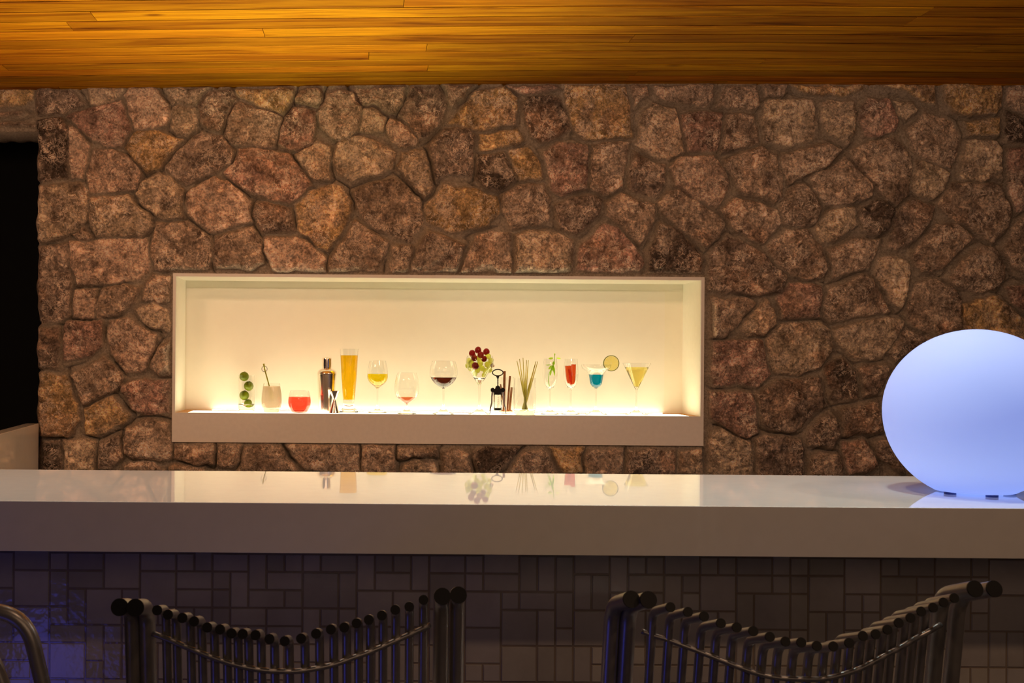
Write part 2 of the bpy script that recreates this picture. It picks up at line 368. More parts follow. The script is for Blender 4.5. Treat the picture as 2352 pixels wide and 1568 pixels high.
def stone_surface(U, V, polys, edge_fade=None):
    s1, s2, idx, cen = stone_field(U, V, polys)
    r = np.random.default_rng(5); n = len(polys)+1
    plate = r.uniform(.016, .033, n); tx = r.uniform(-.00022, .00022, n); ty = r.uniform(-.00022, .00022, n)
    rnd = r.uniform(0, 1, (n, 3))
    cx = np.where(idx >= 0, cen[idx, 0], U); cy = np.where(idx >= 0, cen[idx, 1], V)
    sd = s1+3.0
    prof = 1-np.exp(-np.clip(sd, 0, None)/4.8)
    H = prof*(plate[idx]+tx[idx]*(U-cx)+ty[idx]*(V-cy))
    H += prof*((fbm(U, V, 60, 41, 3)-.5)*.020+(np.abs(fbm(U, V, 24, 51, 4)-.5)*-1+.1)*.040+(.5-np.abs(fbm(U, V, 13, 61, 4)-.5)*2)*.012+(fbm(U, V, 6, 66, 3)-.5)*.007)
    # joint between two stones: mortar bed with a thin open line here and there
    e = (s1-s2)*.5
    line = np.exp(-(e/1.5)**2)
    openj = np.clip((fbm(U, V, 45, 71, 2)-.40)*5, 0, 1)
    bed = .007+(fbm(U, V, 14, 81, 3)-.5)*.004
    H = np.where(sd > 0, np.maximum(H, 0)+bed, bed+np.clip(sd, -12, 0)*.0002)
    H = H-line*(.25+openj)*.026
    # colour of the thing itself: stone or mortar
    base = np.array([COL[c] for c, _ in polys]+[MORTAR])[idx]
    n1 = fbm(U, V, 42, 101, 4)[..., None]; n2 = fbm(U, V, 70, 111, 3)[..., None]; n3 = fbm(U+idx*311, V, 55, 121, 4)[..., None]
    n3 = np.where(n3 > 0, n3, n3)
    col = base*(.80+.40*rnd[idx][..., :1])
    tint = np.array([.52, .42, .34])
    col = col+(tint-col)*np.clip((n3-.56)*5, 0, 1)*.55
    dark = np.array([.12, .085, .07])
    col = col+(dark-col)*np.clip((.40-n1)*6, 0, 1)*.65
    red = np.array([.42, .26, .17])
    col = col+(red-col)*np.clip((n2-.57)*6, 0, 1)*.40
    mort = np.array(MORTAR)*(.8+.4*fbm(U, V, 25, 131, 3)[..., None])
    ws = np.clip((sd-1)/5, 0, 1)[..., None]
    col = mort*(1-ws)+col*ws
    mask = ws[..., 0]
    return H, col, mask

def grid_mesh(name, X, Y, Z, keep, col, mask, m, parent=None):
    nr, nc = X.shape; ids = np.arange(nr*nc).reshape(nr, nc)
    q = np.stack([ids[:-1, :-1], ids[1:, :-1], ids[1:, 1:], ids[:-1, 1:]], -1).reshape(-1, 4)
    q = q[keep.reshape(-1)]
    used = np.unique(q); remap = np.full(nr*nc, -1); remap[used] = np.arange(len(used)); q = remap[q]
    co = np.stack([X, Y, Z], -1).reshape(-1, 3)[used]
    me = bpy.data.meshes.new(name); me.vertices.add(len(co)); me.vertices.foreach_set('co', co.ravel())
    me.loops.add(q.size); me.loops.foreach_set('vertex_index', q.ravel().astype(np.int32))
    me.polygons.add(len(q)); me.polygons.foreach_set('loop_start', np.arange(0, q.size, 4, dtype=np.int32))
    me.polygons.foreach_set('use_smooth', np.ones(len(q), bool))
    me.update(calc_edges=True)
    at = me.attributes.new('stone_colour', 'FLOAT_COLOR', 'POINT')
    cc = np.concatenate([col.reshape(-1, 3)[used], mask.reshape(-1, 1)[used]], 1)
    at.data.foreach_set('color', cc.ravel().astype(np.float32))
    me.materials.append(m)
    o = bpy.data.objects.new(name, me); C.objects.link(o)
    if parent: o.parent = parent
    return o

stone = mat('rubble stone', rough=.75, spec=.35)
a = nd(stone, 'ShaderNodeAttribute', attribute_name='stone_colour')
tc = nd(stone, 'ShaderNodeTexCoord').outputs['Object']
flake = noise(stone, tc, 30, 9, .76, .6)
vein = ramp(stone, flake, [(.475, (0,0,0)), (.495, (1,1,1)), (.515, (1,1,1)), (.535, (.0,.0,.0))])
patch = ramp(stone, noise(stone, tc, 11, 4, .65, .8), [(.44, (.08,.08,.08)), (.56, (1,1,1))])
grain = ramp(stone, noise(stone, tc, 120, 4, .7), [(.3, (.62,.60,.58)), (.7, (1.35,1.36,1.38))])
c1 = mix(stone, 1.0, a.outputs['Color'], grain, 'MULTIPLY')
mid = ramp(stone, noise(stone, tc, 20, 8, .74, .5), [(.36, (.42,.40,.39)), (.50, (.95,.94,.93)), (.64, (1.45,1.43,1.40))])
c1 = mix(stone, 1.0, c1, (1.12, 1.12, 1.12), 'MULTIPLY'); c2 = mix(stone, a.outputs['Alpha'], c1, mid, 'MULTIPLY')
mm = nd(stone, 'ShaderNodeMath', operation='MULTIPLY'); ln(stone, vein, mm.inputs[0]); ln(stone, patch, mm.inputs[1])
mm2 = nd(stone, 'ShaderNodeMath', operation='MULTIPLY'); ln(stone, mm.outputs[0], mm2.inputs[0]); ln(stone, a.outputs['Alpha'], mm2.inputs[1])
mm3 = nd(stone, 'ShaderNodeMath', operation='MULTIPLY'); ln(stone, mm2.outputs[0], mm3.inputs[0]); mm3.inputs[1].default_value = .8
c3 = mix(stone, mm3.outputs[0], c2, (.86, .72, .60))
pale = ramp(stone, noise(stone, tc, 15, 9, .74, .5), [(.535, (0,0,0)), (.575, (1,1,1))])
mm4 = nd(stone, 'ShaderNodeMath', operation='MULTIPLY'); ln(stone, pale, mm4.inputs[0]); ln(stone, a.outputs['Alpha'], mm4.inputs[1])
mm5 = nd(stone, 'ShaderNodeMath', operation='MULTIPLY'); ln(stone, mm4.outputs[0], mm5.inputs[0]); mm5.inputs[1].default_value = .8
pale_stone = mix(stone, 1.0, c3, (1.95, 1.9, 1.85), 'MULTIPLY')  # pale patches of the stone's own colour
c4 = mix(stone, mm5.outputs[0], c3, pale_stone)
g3 = ramp(stone, noise(stone, tc, 60, 6, .75, .3), [(.38, (.84,.82,.80)), (.50, (1.28,1.28,1.28)), (.62, (1.65,1.62,1.6))])
c4 = mix(stone, a.outputs['Alpha'], c4, g3, 'MULTIPLY')
ln(stone, c4, P(stone).inputs['Base Color'])
bp = nd(stone, 'ShaderNodeBump'); bp.inputs['Strength'].default_value = 1.0; bp.inputs['Distance'].default_value = .012
h1 = nd(stone, 'ShaderNodeMath', operation='ADD'); ln(stone, flake, h1.inputs[0]); ln(stone, noise(stone, tc, 110, 5, .7), h1.inputs[1])
ln(stone, h1.outputs[0], bp.inputs['Height']); ln(stone, bp.outputs[0], P(stone).inputs['Normal'])

D = 4.6; FACE = 4.615
def px_grid(U, V, Y):
    a = U-VX; b = V-VY
    return (a+ROLL*b)*D/F, ZC-(b-ROLL*a)*D/F
# niche outline (outer frame) in the traced frame
NO = dict(l=396, r=1618.5); 
def niche_top(u): return 628+(u-398)*.0052
def niche_bot(u): return 1013.5+(u-394)*.0094
step = 2.5
us = np.arange(80, 2960, step); vv = np.arange(178, 1106, step)
U, V = np.meshgrid(us, vv)
def edge(v):
    e = 80+2.2*np.sin(v*.045)+1.5*np.sin(v*.13+1)
    for n in (417, 557, 742, 850): e = e+6*np.exp(-((v-n)/5)**2)
    return e
U = U+(edge(V)-80)*np.clip(1-(U-80)/60, 0, 1)
H, col, mask = stone_surface(U, V, polys)
# next to the plastered frame only the mortar bed
dx = np.maximum(NO['l']-U, U-NO['r']); dy = np.maximum(niche_top(U)-V, V-niche_bot(U))
dn = np.maximum(dx, dy)
f = np.clip((dn-1)/4, 0, 1); H = H*f+.004*(1-f)
corner = np.clip((U-edge(V))/16, 0, 1)
H = H*np.sqrt(corner)-(1-corner)**2*.03*(V > 300)
X, Z = px_grid(U, V, None); Y = FACE-H
Y[:, 0] += .18*(V[:, 0] > 300)
inn = dn < -3
keep = ~(inn[:-1, :-1] & inn[1:, :-1] & inn[1:, 1:] & inn[:-1, 1:])
wall = grid_mesh('wall_back', X, Y, Z, keep, col, mask, stone); tag(wall, kind='structure')
# lintel over the dark opening at the left
lint = [('o', np.array([[-50,200],[80,200],[76,232],[60,240],[-50,244]])), ('b', np.array([[-50,256],[52,256],[44,266],[-50,268]])), ('k', np.array([[-50,281],[84,283],[80,290],[-50,289]]))]
us2 = np.arange(-62, 88, step); vv2 = np.arange(178, 304.1, step)
U2, V2 = np.meshgrid(us2, vv2); V2[-1] += 1.5*np.sin(U2[-1]*.15)
H2, col2, mask2 = stone_surface(U2, V2, lint)
X2, Z2 = px_grid(U2, V2, None); Y2 = FACE+.012-H2*.7; Y2[-1] += .2
lo = grid_mesh('wall_lintel', X2, Y2, Z2, np.ones((len(vv2)-1, len(us2)-1), bool), col2, mask2, stone); tag(lo, kind='structure')
# plain footing of the wall behind the bar
v, f_ = box(-1.32, 3.4, 4.63, 4.80, 0, .90); o = obj('wall_footing', v, f_, white_paint); tag(o, kind='structure')
# near black backdrop added beyond the opening, its colour standing in for the dark
night = speckle(mat('night backdrop', (.004, .004, .005), .9), 10, .2)
v, f_ = box(-3.4, -1.2, 6.4, 6.45, 0, 2.6); o = obj('wall_night_backdrop', v, f_, night); tag(o, kind='structure')

# floor
v, f_ = box(-3.4, 3.4, -1.5, 6.5, -.04, 0); tag(obj('floor', v, f_, wood_floor), kind='structure')

# ------------------------------------------------------------------ timber ceiling
teak = mat('teak boards', rough=.6, spec=.12)
a = nd(teak, 'ShaderNodeAttribute', attribute_name='board')
tc = nd(teak, 'ShaderNodeTexCoord').outputs['Object']
mp = nd(teak, 'ShaderNodeMapping'); ln(teak, tc, mp.inputs[0]); mp.inputs['Scale'].default_value = (.9, 11, 11)
ad = nd(teak, 'ShaderNodeVectorMath', operation='ADD'); ln(teak, mp.outputs[0], ad.inputs[0]); ln(teak, a.outputs['Vector'], ad.inputs[1])
g1 = noise(teak, ad.outputs[0], 1.5, 5, .55, 1.2)
mp2 = nd(teak, 'ShaderNodeMapping'); ln(teak, ad.outputs[0], mp2.inputs[0]); mp2.inputs['Scale'].default_value = (1.5, 6, 6)
g2 = noise(teak, mp2.outputs[0], 2.5, 4, .6, .4)
base = ramp(teak, g1, [(.26, (.20, .055, .003)), (.40, (.48, .17, .006)), (.58, (.70, .30, .010)), (.78, (.40, .13, .005))])
fine = ramp(teak, g2, [(.32, (.74,.70,.66)), (.56, (1.08,1.08,1.08))])
cA = mix(teak, 1.0, base, fine, 'MULTIPLY')
# knots, long along the boards
vo = nd(teak, 'ShaderNodeTexVoronoi'); mp3 = nd(teak, 'ShaderNodeMapping'); ln(teak, ad.outputs[0], mp3.inputs[0]); mp3.inputs['Scale'].default_value = (2.4, .55, .55)
ln(teak, mp3.outputs[0], vo.inputs['Vector']); vo.inputs['Scale'].default_value = 1.0
kn = ramp(teak, vo.outputs['Distance'], [(.03, (.40,.30,.25)), (.10, (1,1,1))])
cB = mix(teak, 1.0, cA, kn, 'MULTIPLY')
cC = mix(teak, 1.0, cB, a.outputs['Color'], 'MULTIPLY')
# board tone and painted groove shade are stored in their own attribute
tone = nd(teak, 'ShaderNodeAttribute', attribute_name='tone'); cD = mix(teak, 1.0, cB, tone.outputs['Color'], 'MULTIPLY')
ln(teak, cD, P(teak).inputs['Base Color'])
cz_x = [0, 400, 800, 1200, 1600, 1900, 2352]; cz_v = [212, 203.2, 195.2, 188.6, 185, 185, 185.6]
cxs = [(u-VX)*D/F for u in cz_x]; czs = [ZC+(VY-q)*D/F for q in cz_v]
cxs = [-3.4]+cxs+[3.4]; czs = [czs[0]-.03]+czs+[czs[-1]]
def ceil_z(x): return float(np.interp(x, cxs, czs))
rc = random.Random(3); V_, F_, off, tn = [], [], [], []
y = 4.66; row = 0
joints = {0: [1.1], 1: [-.3, 2.2], 2: [.5]}
while y > 1.2:
    wdt = .105 if row > 4 else .088
    y1 = y; y0 = y-wdt; x = -3.3-rc.random()*1.2
    while x < 3.3:
        L = rc.uniform(1.7, 2.9); xe = min(x+L, 3.35)
        if xe > -3.3:
            g = .0056; gx_ = .001; n0 = len(V_); sx = max(x, -3.35)
            cuts = sorted({sx+gx_}|{c for c in cxs if sx+gx_ < c < xe-gx_}|{xe-gx_})
            o_ = (rc.random()*20, rc.random()*20, rc.random()*20); b_ = rc.uniform(.66, 1.10); hue = rc.uniform(.90, 1.12)
            for c in cuts:
                z = ceil_z(c)
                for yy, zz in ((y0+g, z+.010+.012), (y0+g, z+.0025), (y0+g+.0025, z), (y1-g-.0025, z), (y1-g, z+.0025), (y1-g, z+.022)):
                    V_.append((c, yy, zz)); off.append(o_); tq = .10 if zz > z+.01 else 1; tn.append((b_*tq, b_*hue*tq, b_*tq, 1))  # groove sides darkened in the tone, painted shade between the boards
            for i in range(len(cuts)-1):
                for k in range(5):
                    p = n0+i*6+k; F_.append((p, p+1, p+7, p+6))
            F_.append(tuple(n0+k for k in range(6))); p = n0+(len(cuts)-1)*6; F_.append(tuple(p+k for k in range(5, -1, -1)))
        x += L
    y = y0; row += 1
n0 = len(V_)                                    # the deck above the boards
for c in cxs:
    for yy in (1.1, 4.72): V_.append((c, yy, ceil_z(c)+.02)); off.append((0,0,0)); tn.append((.08,.06,.05,1))
for i in range(len(cxs)-1): F_.append((n0+2*i, n0+2*i+1, n0+2*i+3, n0+2*i+2))
me = bpy.data.meshes.new('ceiling'); me.from_pydata(V_, [], F_)
at = me.attributes.new('board', 'FLOAT_VECTOR', 'POINT'); at.data.foreach_set('vector', np.array(off, np.float32).ravel())
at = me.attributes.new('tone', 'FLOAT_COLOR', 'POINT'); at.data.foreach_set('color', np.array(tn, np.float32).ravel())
me.materials.append(teak); ceiling = bpy.data.objects.new('ceiling', me); C.objects.link(ceiling); tag(ceiling, kind='structure')

# ------------------------------------------------------------------ display niche
FY = 4.60; BY = FY/.946
def wx(u, v, d=FY): p = px(u, v, d); return p.x, p.z
xl, zt = wx(404, 635); xr, _ = wx(1611, 641); _, zb = wx(830, 950.4)
_, zt = wx(830, 637.5)
ol, ot = wx(397.5, 628); orr, _ = wx(1618.5, 634); _, ot = wx(830, 630.5); _, ob = wx(830, 1017.8)
def ring(x0, x1, z0, z1, X0, X1, Z0, Z1, y):    # four points inside, four outside
    return [(x0,y,z0),(x1,y,z0),(x1,y,z1),(x0,y,z1)], [(X0,y,Z0),(X1,y,Z0),(X1,y,Z1),(X0,y,Z1)]
nic = empty('display_niche', ((xl+xr)/2, FY, ob), 'long white recessed display box glowing in the stone wall', 'display niche')
nic.location = ((xl+xr)/2, FY, ob); O = Vector(nic.location)
def loc(vs_): return [tuple(Vector(p)-O) for p in vs_]
i_, o_ = ring(xl, xr, zb, zt, ol, orr, ob, ot, FY)
_, ob_ = ring(xl, xr, zb, zt, ol, orr, ob, ot, BY+.03)
_, ib_ = ring(0, 0, 0, 0, xl, xr, zb, zt, FY+.012)
V8 = i_+o_+ob_+ib_
Fr = [(k, (k+1)%4, (k+1)%4+4, k+4) for k in range(4)]+[(k+4, (k+1)%4+4, (k+1)%4+8, k+8) for k in range(4)]+[(k, (k+1)%4, (k+1)%4+12, k+12) for k in range(4)]
obj('frame', loc(V8), Fr, white_paint, nic)
parts = [box(xl-.006, xl, FY+.01, BY, zb-.004, zt+.006), box(xr, xr+.006, FY+.01, BY, zb-.004, zt+.006), box(xl, xr, FY+.01, BY, zt, zt+.006)]
V9, F9 = join(parts); obj('lining', loc(V9), F9, niche_paint, nic)
v, f_ = box(xl-.006, xr+.006, BY, BY+.01, zb-.01, zt+.006); obj('back_panel', loc(v), f_, acrylic, nic)
# light box in the floor of the niche: a lit diffuser between two plain strips
v, f_ = join([box(xl, xr, FY+.01, FY+.016, zb-.01, zb), box(xl, xr, BY-.085, BY, zb-.01, zb), box(xl, xl+.05, FY+.016, BY-.085, zb-.01, zb), box(xr-.04, xr, FY+.016, BY-.085, zb-.01, zb)])
shelf_m = speckle(mat('shelf board', (.55, .24, .05), .55), 30, .04)
obj('shelf', loc(v), f_, shelf_m, nic)
diff = mat('lit diffuser', (.9, .88, .8), .4, emis=(1.0, .93, .60), es=4.6)
v, f_ = box(xl+.05, xr-.04, FY+.016, BY-.085, zb-.01, zb); tag(obj('light_panel', loc(v), f_, diff, nic), 'glowing warm white diffuser strip')
led = mat('led strip', (.9, .88, .8), .4, emis=(1.0, .96, .72), es=17)
v, f_ = box(xl+.12, xr-.09, BY-.020, BY-.013, zb, zb+.0015); tag(obj('led_strip', loc(v), f_, led, nic), 'thin lit strip at the foot of the back panel')
# low front shadow gap strip of the raised back sheet
sheet = speckle(mat('satin acrylic sheet', (.85, .79, .68), .35), 20, .01)
sx1, sz1 = wx(1527, 669, BY); v, f_ = box(xl+.003, sx1, BY-.001, BY, zb+.006, sz1); obj('back_sheet', loc(v), f_, sheet, nic)

# ------------------------------------------------------------------ bar counter
Y1, Y2, TOP = 2.154, 2.740, 1.10; BOT = 1.0043
bar = empty('bar_counter', (0.3, 2.4, 0), 'long bar counter with thick glossy white top over small glazed tiles', 'bar counter')
O2 = Vector(bar.location)
def bl(vs_): return [tuple(Vector(p)-O2) for p in vs_]
v, f_ = box(-2.2, 2.9, Y1, Y2, BOT, TOP); ct = obj('countertop', bl(v), f_, white_lacquer, bar, bevel=.0012)
v, f_ = box(-2.15, 2.85, 2.386, 2.70, 0, BOT-.001); obj('body', bl(v), f_, white_paint, bar)
# glazed tiles, 38 mm module in mixed sizes
MOD = .038; TY = 2.38
gx0 = px(112.7, 1480, TY).x; gz0 = px(200, 1476, TY).z
c0, c1_, r0, r1 = -42, 70, -20, 6
occ = {}; tiles = []; rt = random.Random(12)
fixed = {}
for r in range(r1, r0, -1):
    for c in range(c0, c1_):
        if (c, r) in occ: continue
        opts = [(2,2,.32),(2,1,.24),(1,2,.18),(1,1,.26)]
        q = rt.random(); acc = 0; pick = (1,1)
        for a_, b_, p_ in opts:
            acc += p_
            if q < acc: pick = (a_, b_); break
        wn, hn = pick
        if (c+1, r) in occ: wn = 1
        if hn == 2 and r-1 <= r0: hn = 1
        if hn == 2 and any((c+i, r-1) in occ for i in range(wn)): hn = 1
        for i in range(wn):
            for j in range(hn): occ[(c+i, r-j)] = 1
        tiles.append((c, r, wn, hn))
V_, F_, tcol = [], [], []
for c, r, wn, hn in tiles:
    g = .0013; x0 = gx0+c*MOD+g; x1 = gx0+(c+wn)*MOD-g; z1 = gz0+(r+1)*MOD-g; z0 = gz0+(r+1-hn)*MOD+g
    if z1 > BOT-.001: z1 = BOT-.001
    if z0 > z1-.004 or z0 < 0: continue
    ax = rt.uniform(-.03, .03); az = rt.uniform(-.03, .03); s = .0016; n0 = len(V_)
    cxm, czm = (x0+x1)/2, (z0+z1)/2; b_ = rt.uniform(.80, 1.08)
    for (X_, Z_), dep in [((x0,z0),0),((x1,z0),0),((x1,z1),0),((x0,z1),0)]: V_.append((X_, TY+.003, Z_))
    for X_, Z_ in ((x0+s,z0+s),(x1-s,z0+s),(x1-s,z1-s),(x0+s,z1-s)):
        V_.append((X_, TY+ax*(X_-cxm)+az*(Z_-czm), Z_))
    F_ += [(n0+4,n0+5,n0+6,n0+7)]+[(n0+k, n0+(k+1)%4, n0+(k+1)%4+4, n0+k+4) for k in range(4)]
    tcol += [(b_, b_, b_*rt.uniform(.95, 1.05), 1)]*8
n0 = len(V_); V_ += [(-2.15, TY+.002, 0), (2.85, TY+.002, 0), (2.85, TY+.002, BOT-.001), (-2.15, TY+.002, BOT-.001)]; F_.append((n0, n0+1, n0+2, n0+3)); tcol += [(.55, .48, .42, 1)]*4
tile_m = mat('glazed tile', rough=.12, spec=.6)
a = nd(tile_m, 'ShaderNodeAttribute', attribute_name='tone'); tc = nd(tile_m, 'ShaderNodeTexCoord').outputs['Object']
cc = mix(tile_m, 1.0, ramp(tile_m, noise(tile_m, tc, 14, 4), [(.3, (.50,.46,.40)), (.7, (.60,.56,.49))]), a.outputs['Color'], 'MULTIPLY'); ln(tile_m, cc, P(tile_m).inputs['Base Color'])
bp = nd(tile_m, 'ShaderNodeBump'); bp.inputs['Strength'].default_value = .25; bp.inputs['Distance'].default_value = .003
ln(tile_m, noise(tile_m, tc, 45, 2), bp.inputs['Height']); ln(tile_m, bp.outputs[0], P(tile_m).inputs['Normal'])
tf = obj('tiled_front', bl(V_), F_, tile_m, bar)
at = tf.data.attributes.new('tone', 'FLOAT_COLOR', 'POINT'); at.data.foreach_set('color', np.array(tcol, np.float32).ravel())

# low white side wall of the bar area, at the left end
pa = px(89, 972, 4.56); pb = Vector((pa.x+.068*1.75, 2.81, pa.z)); nrm = Vector((-1, -.068, 0)).normalized()*.05
pc = [pa, pb, pb+nrm, pa+nrm]
V_ = [(p.x, p.y, 0) for p in pc]+[(p.x, p.y, p.z) for p in pc]
sw = obj('side_wall', V_, [(3,2,1,0),(4,5,6,7)]+[(k, (k+1)%4, (k+1)%4+4, k+4) for k in range(4)], white_lacquer, bevel=.002)
tag(sw, 'low glossy white partition running from the stone corner beside the dark opening', 'partition')

# ------------------------------------------------------------------ ball lamp
bpos = px(2240, 953, 2.40); bx = bpos.x
lamp = empty('ball_lamp', (bx, 2.40, TOP), 'large glowing pale blue ball lamp standing on the right end of the counter', 'lamp')
R_, Hh = .180, .1735; base_r = .080; zc_ = .1735
prof = [(0, .005), (base_r*.98, .005)]
a0 = math.asin(base_r/R_)
for i in range(41):
    t = a0+(PI-a0)*i/40
    zz = zc_-Hh*math.cos(t); rr = R_*math.sin(t)
    if t < PI/2: zz = .006+(zz-(zc_-Hh*math.cos(a0)))*(zc_-.006)/(Hh*math.cos(a0))
    prof.append((max(rr, 0), zz))
prof[-1] = (0, prof[-1][1])
v, f_ = lathe(prof, 96)
globe = mat('glowing opal plastic', (.36, .42, .56), .65, spec=.15, emis=(.25, .36, .90), es=.78)
obj('shade', v, f_, globe, lamp, smooth=True, angle=math.radians(50))
foot_m = speckle(mat('blue grey rubber', (.05, .07, .25), .5), 80, .1)
for k in range(5):
    t = -PI/2+(k-2)*2*PI/5
    v, f_ = tube([(math.cos(t)*.066, math.sin(t)*.066, 0), (math.cos(t)*.066, math.sin(t)*.066, .006)], .012, 14)
    obj('foot', v, f_, foot_m, lamp)

# ------------------------------------------------------------------ tubular bar stools
L_BIG = [(275,1394),(311,1395),(1016,1369),(1053,1366)]
L_TIP = [(361,1401),(386,1411),(419,1418.5),(446,1426.5),(476,1440.5),(505.5,1445),(532,1454),(557.5,1455.5),(587,1458),(619,1467),(654,1472),
         (691.5,1466),(726,1455),(760,1445),(790.6,1440.5),(819,1431),(847,1423),(877,1413),(907.7,1400),(940,1393),(972.7,1377)]
L_BAR = [(350,1454),(387.8,1468),(416.5,1480.7),(446,1493),(475,1504.6),(503.6,1515),(531,1523.7),(558,1530.5),(586,1536),(616.5,1540),(648,1541),
         (681.6,1541),(717,1536),(750.4,1529.5),(781,1520.9),(809.7,1510),(837.5,1500.8),(867,1489),(896.8,1476),(927.4,1462.5),(958,1449),(988,1435)]
R_BIG = [(1449.7,1376),(1489,1377),(2239,1352),(2283,1352)]
R_TIP = [(1539.7,1394),(1580,1405),(1617,1415),(1655.5,1431),(1692,1440.4),(1730,1449),(1768,1462),(1804,1473),(1840,1475),
         (1876,1483),(1914,1484),(1950,1476),(1982,1460),(2011,1456),(2038,1445.5),(2064,1430),(2091,1418.5),(2115.7,1404),(2143,1395),(2167,1383),(2191.5,1373)]
R_BAR = [(1474,1448.6),(1496,1458),(1528,1467),(1564,1480),(1601.7,1494),(1636.8,1508),(1672,1522),(1706,1535),(1742,1547),(1779,1555),(1814,1558),
         (1849,1559),(1884.5,1559),(1917,1553.5),(1946.7,1545),(1975,1535),(2000.7,1522),(2027.6,1507.7),(2054.6,1493.6),(2080.5,1479.5),(2106,1464),(2131,1451),(2161,1433.8)]
def make_stool(big, tips, barp, dL, dR, hook, label, yaw, drop):
    u0, u1 = big[0][0], big[3][0]
    def dep(u):
        t = (u-u0)/(u1-u0); return dL+(dR-dL)*t-.045*(1-(2*t-1)**2)
    cen = (px(big[1][0], 1400, dL)+px(big[2][0], 1400, dR))/2
    root = empty('bar_stool', (cen.x, cen.y+.2, 0), label, 'bar stool', 'bar stools of bent metal tube'); O3 = Vector(root.location)
    sub = lambda vv_: [tuple(Vector(p)-O3) for p in vv_]
    def path(p, hk, seat=True, big_=False):
        lean = .035+hk
        t = [p, p+Vector((yaw*hk, hk, -drop*hk)), p+Vector((yaw*lean, lean, -(p.z-.80)))]
        if seat: t += [Vector((p.x, cen.y+.42, .765)), Vector((p.x, cen.y+.455, .80+(p.z-.99)*.25))]
        else: t += [Vector((p.x, p.y+hk+.02, 0))]
        return fillet(t, .026 if big_ else .016)
    for i, (u, v_) in enumerate(big):
        p = px(u, v_, dep(u)); pts = path(p, hook+.012, False, True)
        a_, b_ = tube(pts, .0108, 24); obj('frame_tube', sub(a_), b_, metal_tube, root, smooth=True, angle=.8)
        a_, b_ = tube([p-Vector((yaw, 1, -drop))*.0015, p+Vector((yaw, 1, -drop))*.001], .0112, 24); tag(obj('end_cap', sub(a_), b_, black_cap, root), 'black plug in the tube end')
    for i, (u, v_) in enumerate(tips):
        p = px(u, v_, dep(u)); pts = path(p, hook)
        a_, b_ = tube(pts, .0061, 16); r_ = obj('rod', sub(a_), b_, metal_tube, root, smooth=True, angle=.8)
        a_, b_ = tube([p-Vector((yaw, 1, -drop))*.0012, p+Vector((yaw, 1, -drop))*.001], .0064, 16); obj('end_cap', sub(a_), b_, black_cap, root)
    pts = []
    for u, v_ in barp:
        d = dep(u)+hook-.002; p = px(u, v_, d)
        # keep the rail just in front of the leaning rods
        pts.append(p)
    a_, b_ = tube(catmull(pts, 3), .0038, 12); tag(obj('rail', sub(a_), b_, metal_tube, root, smooth=True), 'thin curved cross rail')
    # seat rails, front legs and foot rest
    xa = px(big[0][0], 1400, dL).x; xb = px(big[3][0], 1400, dR).x
    for yy in (.10, .34):
        a_, b_ = tube([(xa, cen.y+yy, .752), (xb, cen.y+yy, .752)], .008, 14); obj('seat_rail', sub(a_), b_, metal_tube, root, smooth=True, angle=.8)
    for xx in (xa, xb):
        a_, b_ = tube(fillet([(xx, cen.y+.07, .752), (xx, cen.y+.40, .752), (xx, cen.y+.42, 0)], .04), .0108, 20); obj('leg', sub(a_), b_, metal_tube, root, smooth=True, angle=.8)
    a_, b_ = tube([(xa, cen.y+.412, .30), (xb, cen.y+.412, .30)], .009, 14); obj('foot_rest', sub(a_), b_, metal_tube, root, smooth=True, angle=.8)
    return root
chrome2 = speckle(mat('bright steel rail', (.62, .58, .54), .22, metal=1), 60, .03)
s1_ = make_stool(L_BIG, L_TIP, L_BAR, 1.44, 1.50, .05, 'grey tube bar stool left of centre, ends of its back rods capped black', .05, .20)
s2_ = make_stool(R_BIG, R_TIP, R_BAR, 1.47, 1.52, .062, 'grey tube bar stool on the right, below the blue ball lamp', -.10, .32)
def copy_tree(o, parent=None):
    c = o.copy(); C.objects.link(c); c.parent = parent
    for ch in list(o.children): copy_tree(ch, c)
    return c
# side stool at the left edge: double bent side frames, a slatted seat between them
x0s = px(80, 1405, 1.42).x
s3_ = empty('tube_stool', (x0s-.22, 1.21, 0), 'pale grey bent tube side frame of a stool cut off at the left picture edge', 'bar stool')
O4 = Vector(s3_.location); sub4 = lambda vv_: [tuple(Vector(p)-O4) for p in vv_]
zt3 = px(0, 1403, 1.42).z
for yy in (1.42, 1.0):
    for k_, (ins, drop_) in enumerate(((0, 0), (.050, .035))):
        pts = [(x0s-.46+ins, yy, 0), (x0s-.42+ins, yy, zt3-drop_), (x0s-.012-ins, yy, zt3-drop_), (x0s+.030-ins*.8, yy, zt3-.17), (x0s+.11-ins*.6, yy, 0)]
        a_, b_ = tube(fillet(pts, .045, 12), .0098, 24); obj('side_frame', sub4(a_), b_, metal_tube, s3_, smooth=True, angle=.8)
for k_ in range(14):
    xx = x0s-.36+k_*.024
    a_, b_ = tube([(xx, .995, .74), (xx, 1.425, .74)], .006, 12); obj('seat_rod', sub4(a_), b_, metal_tube, s3_, smooth=True, angle=.8)
for yy in (1.0, 1.42):
    a_, b_ = tube([(x0s-.44, yy, .732), (x0s+.05, yy, .732)], .008, 12); obj('seat_rail', sub4(a_), b_, metal_tube, s3_, smooth=True, angle=.8)

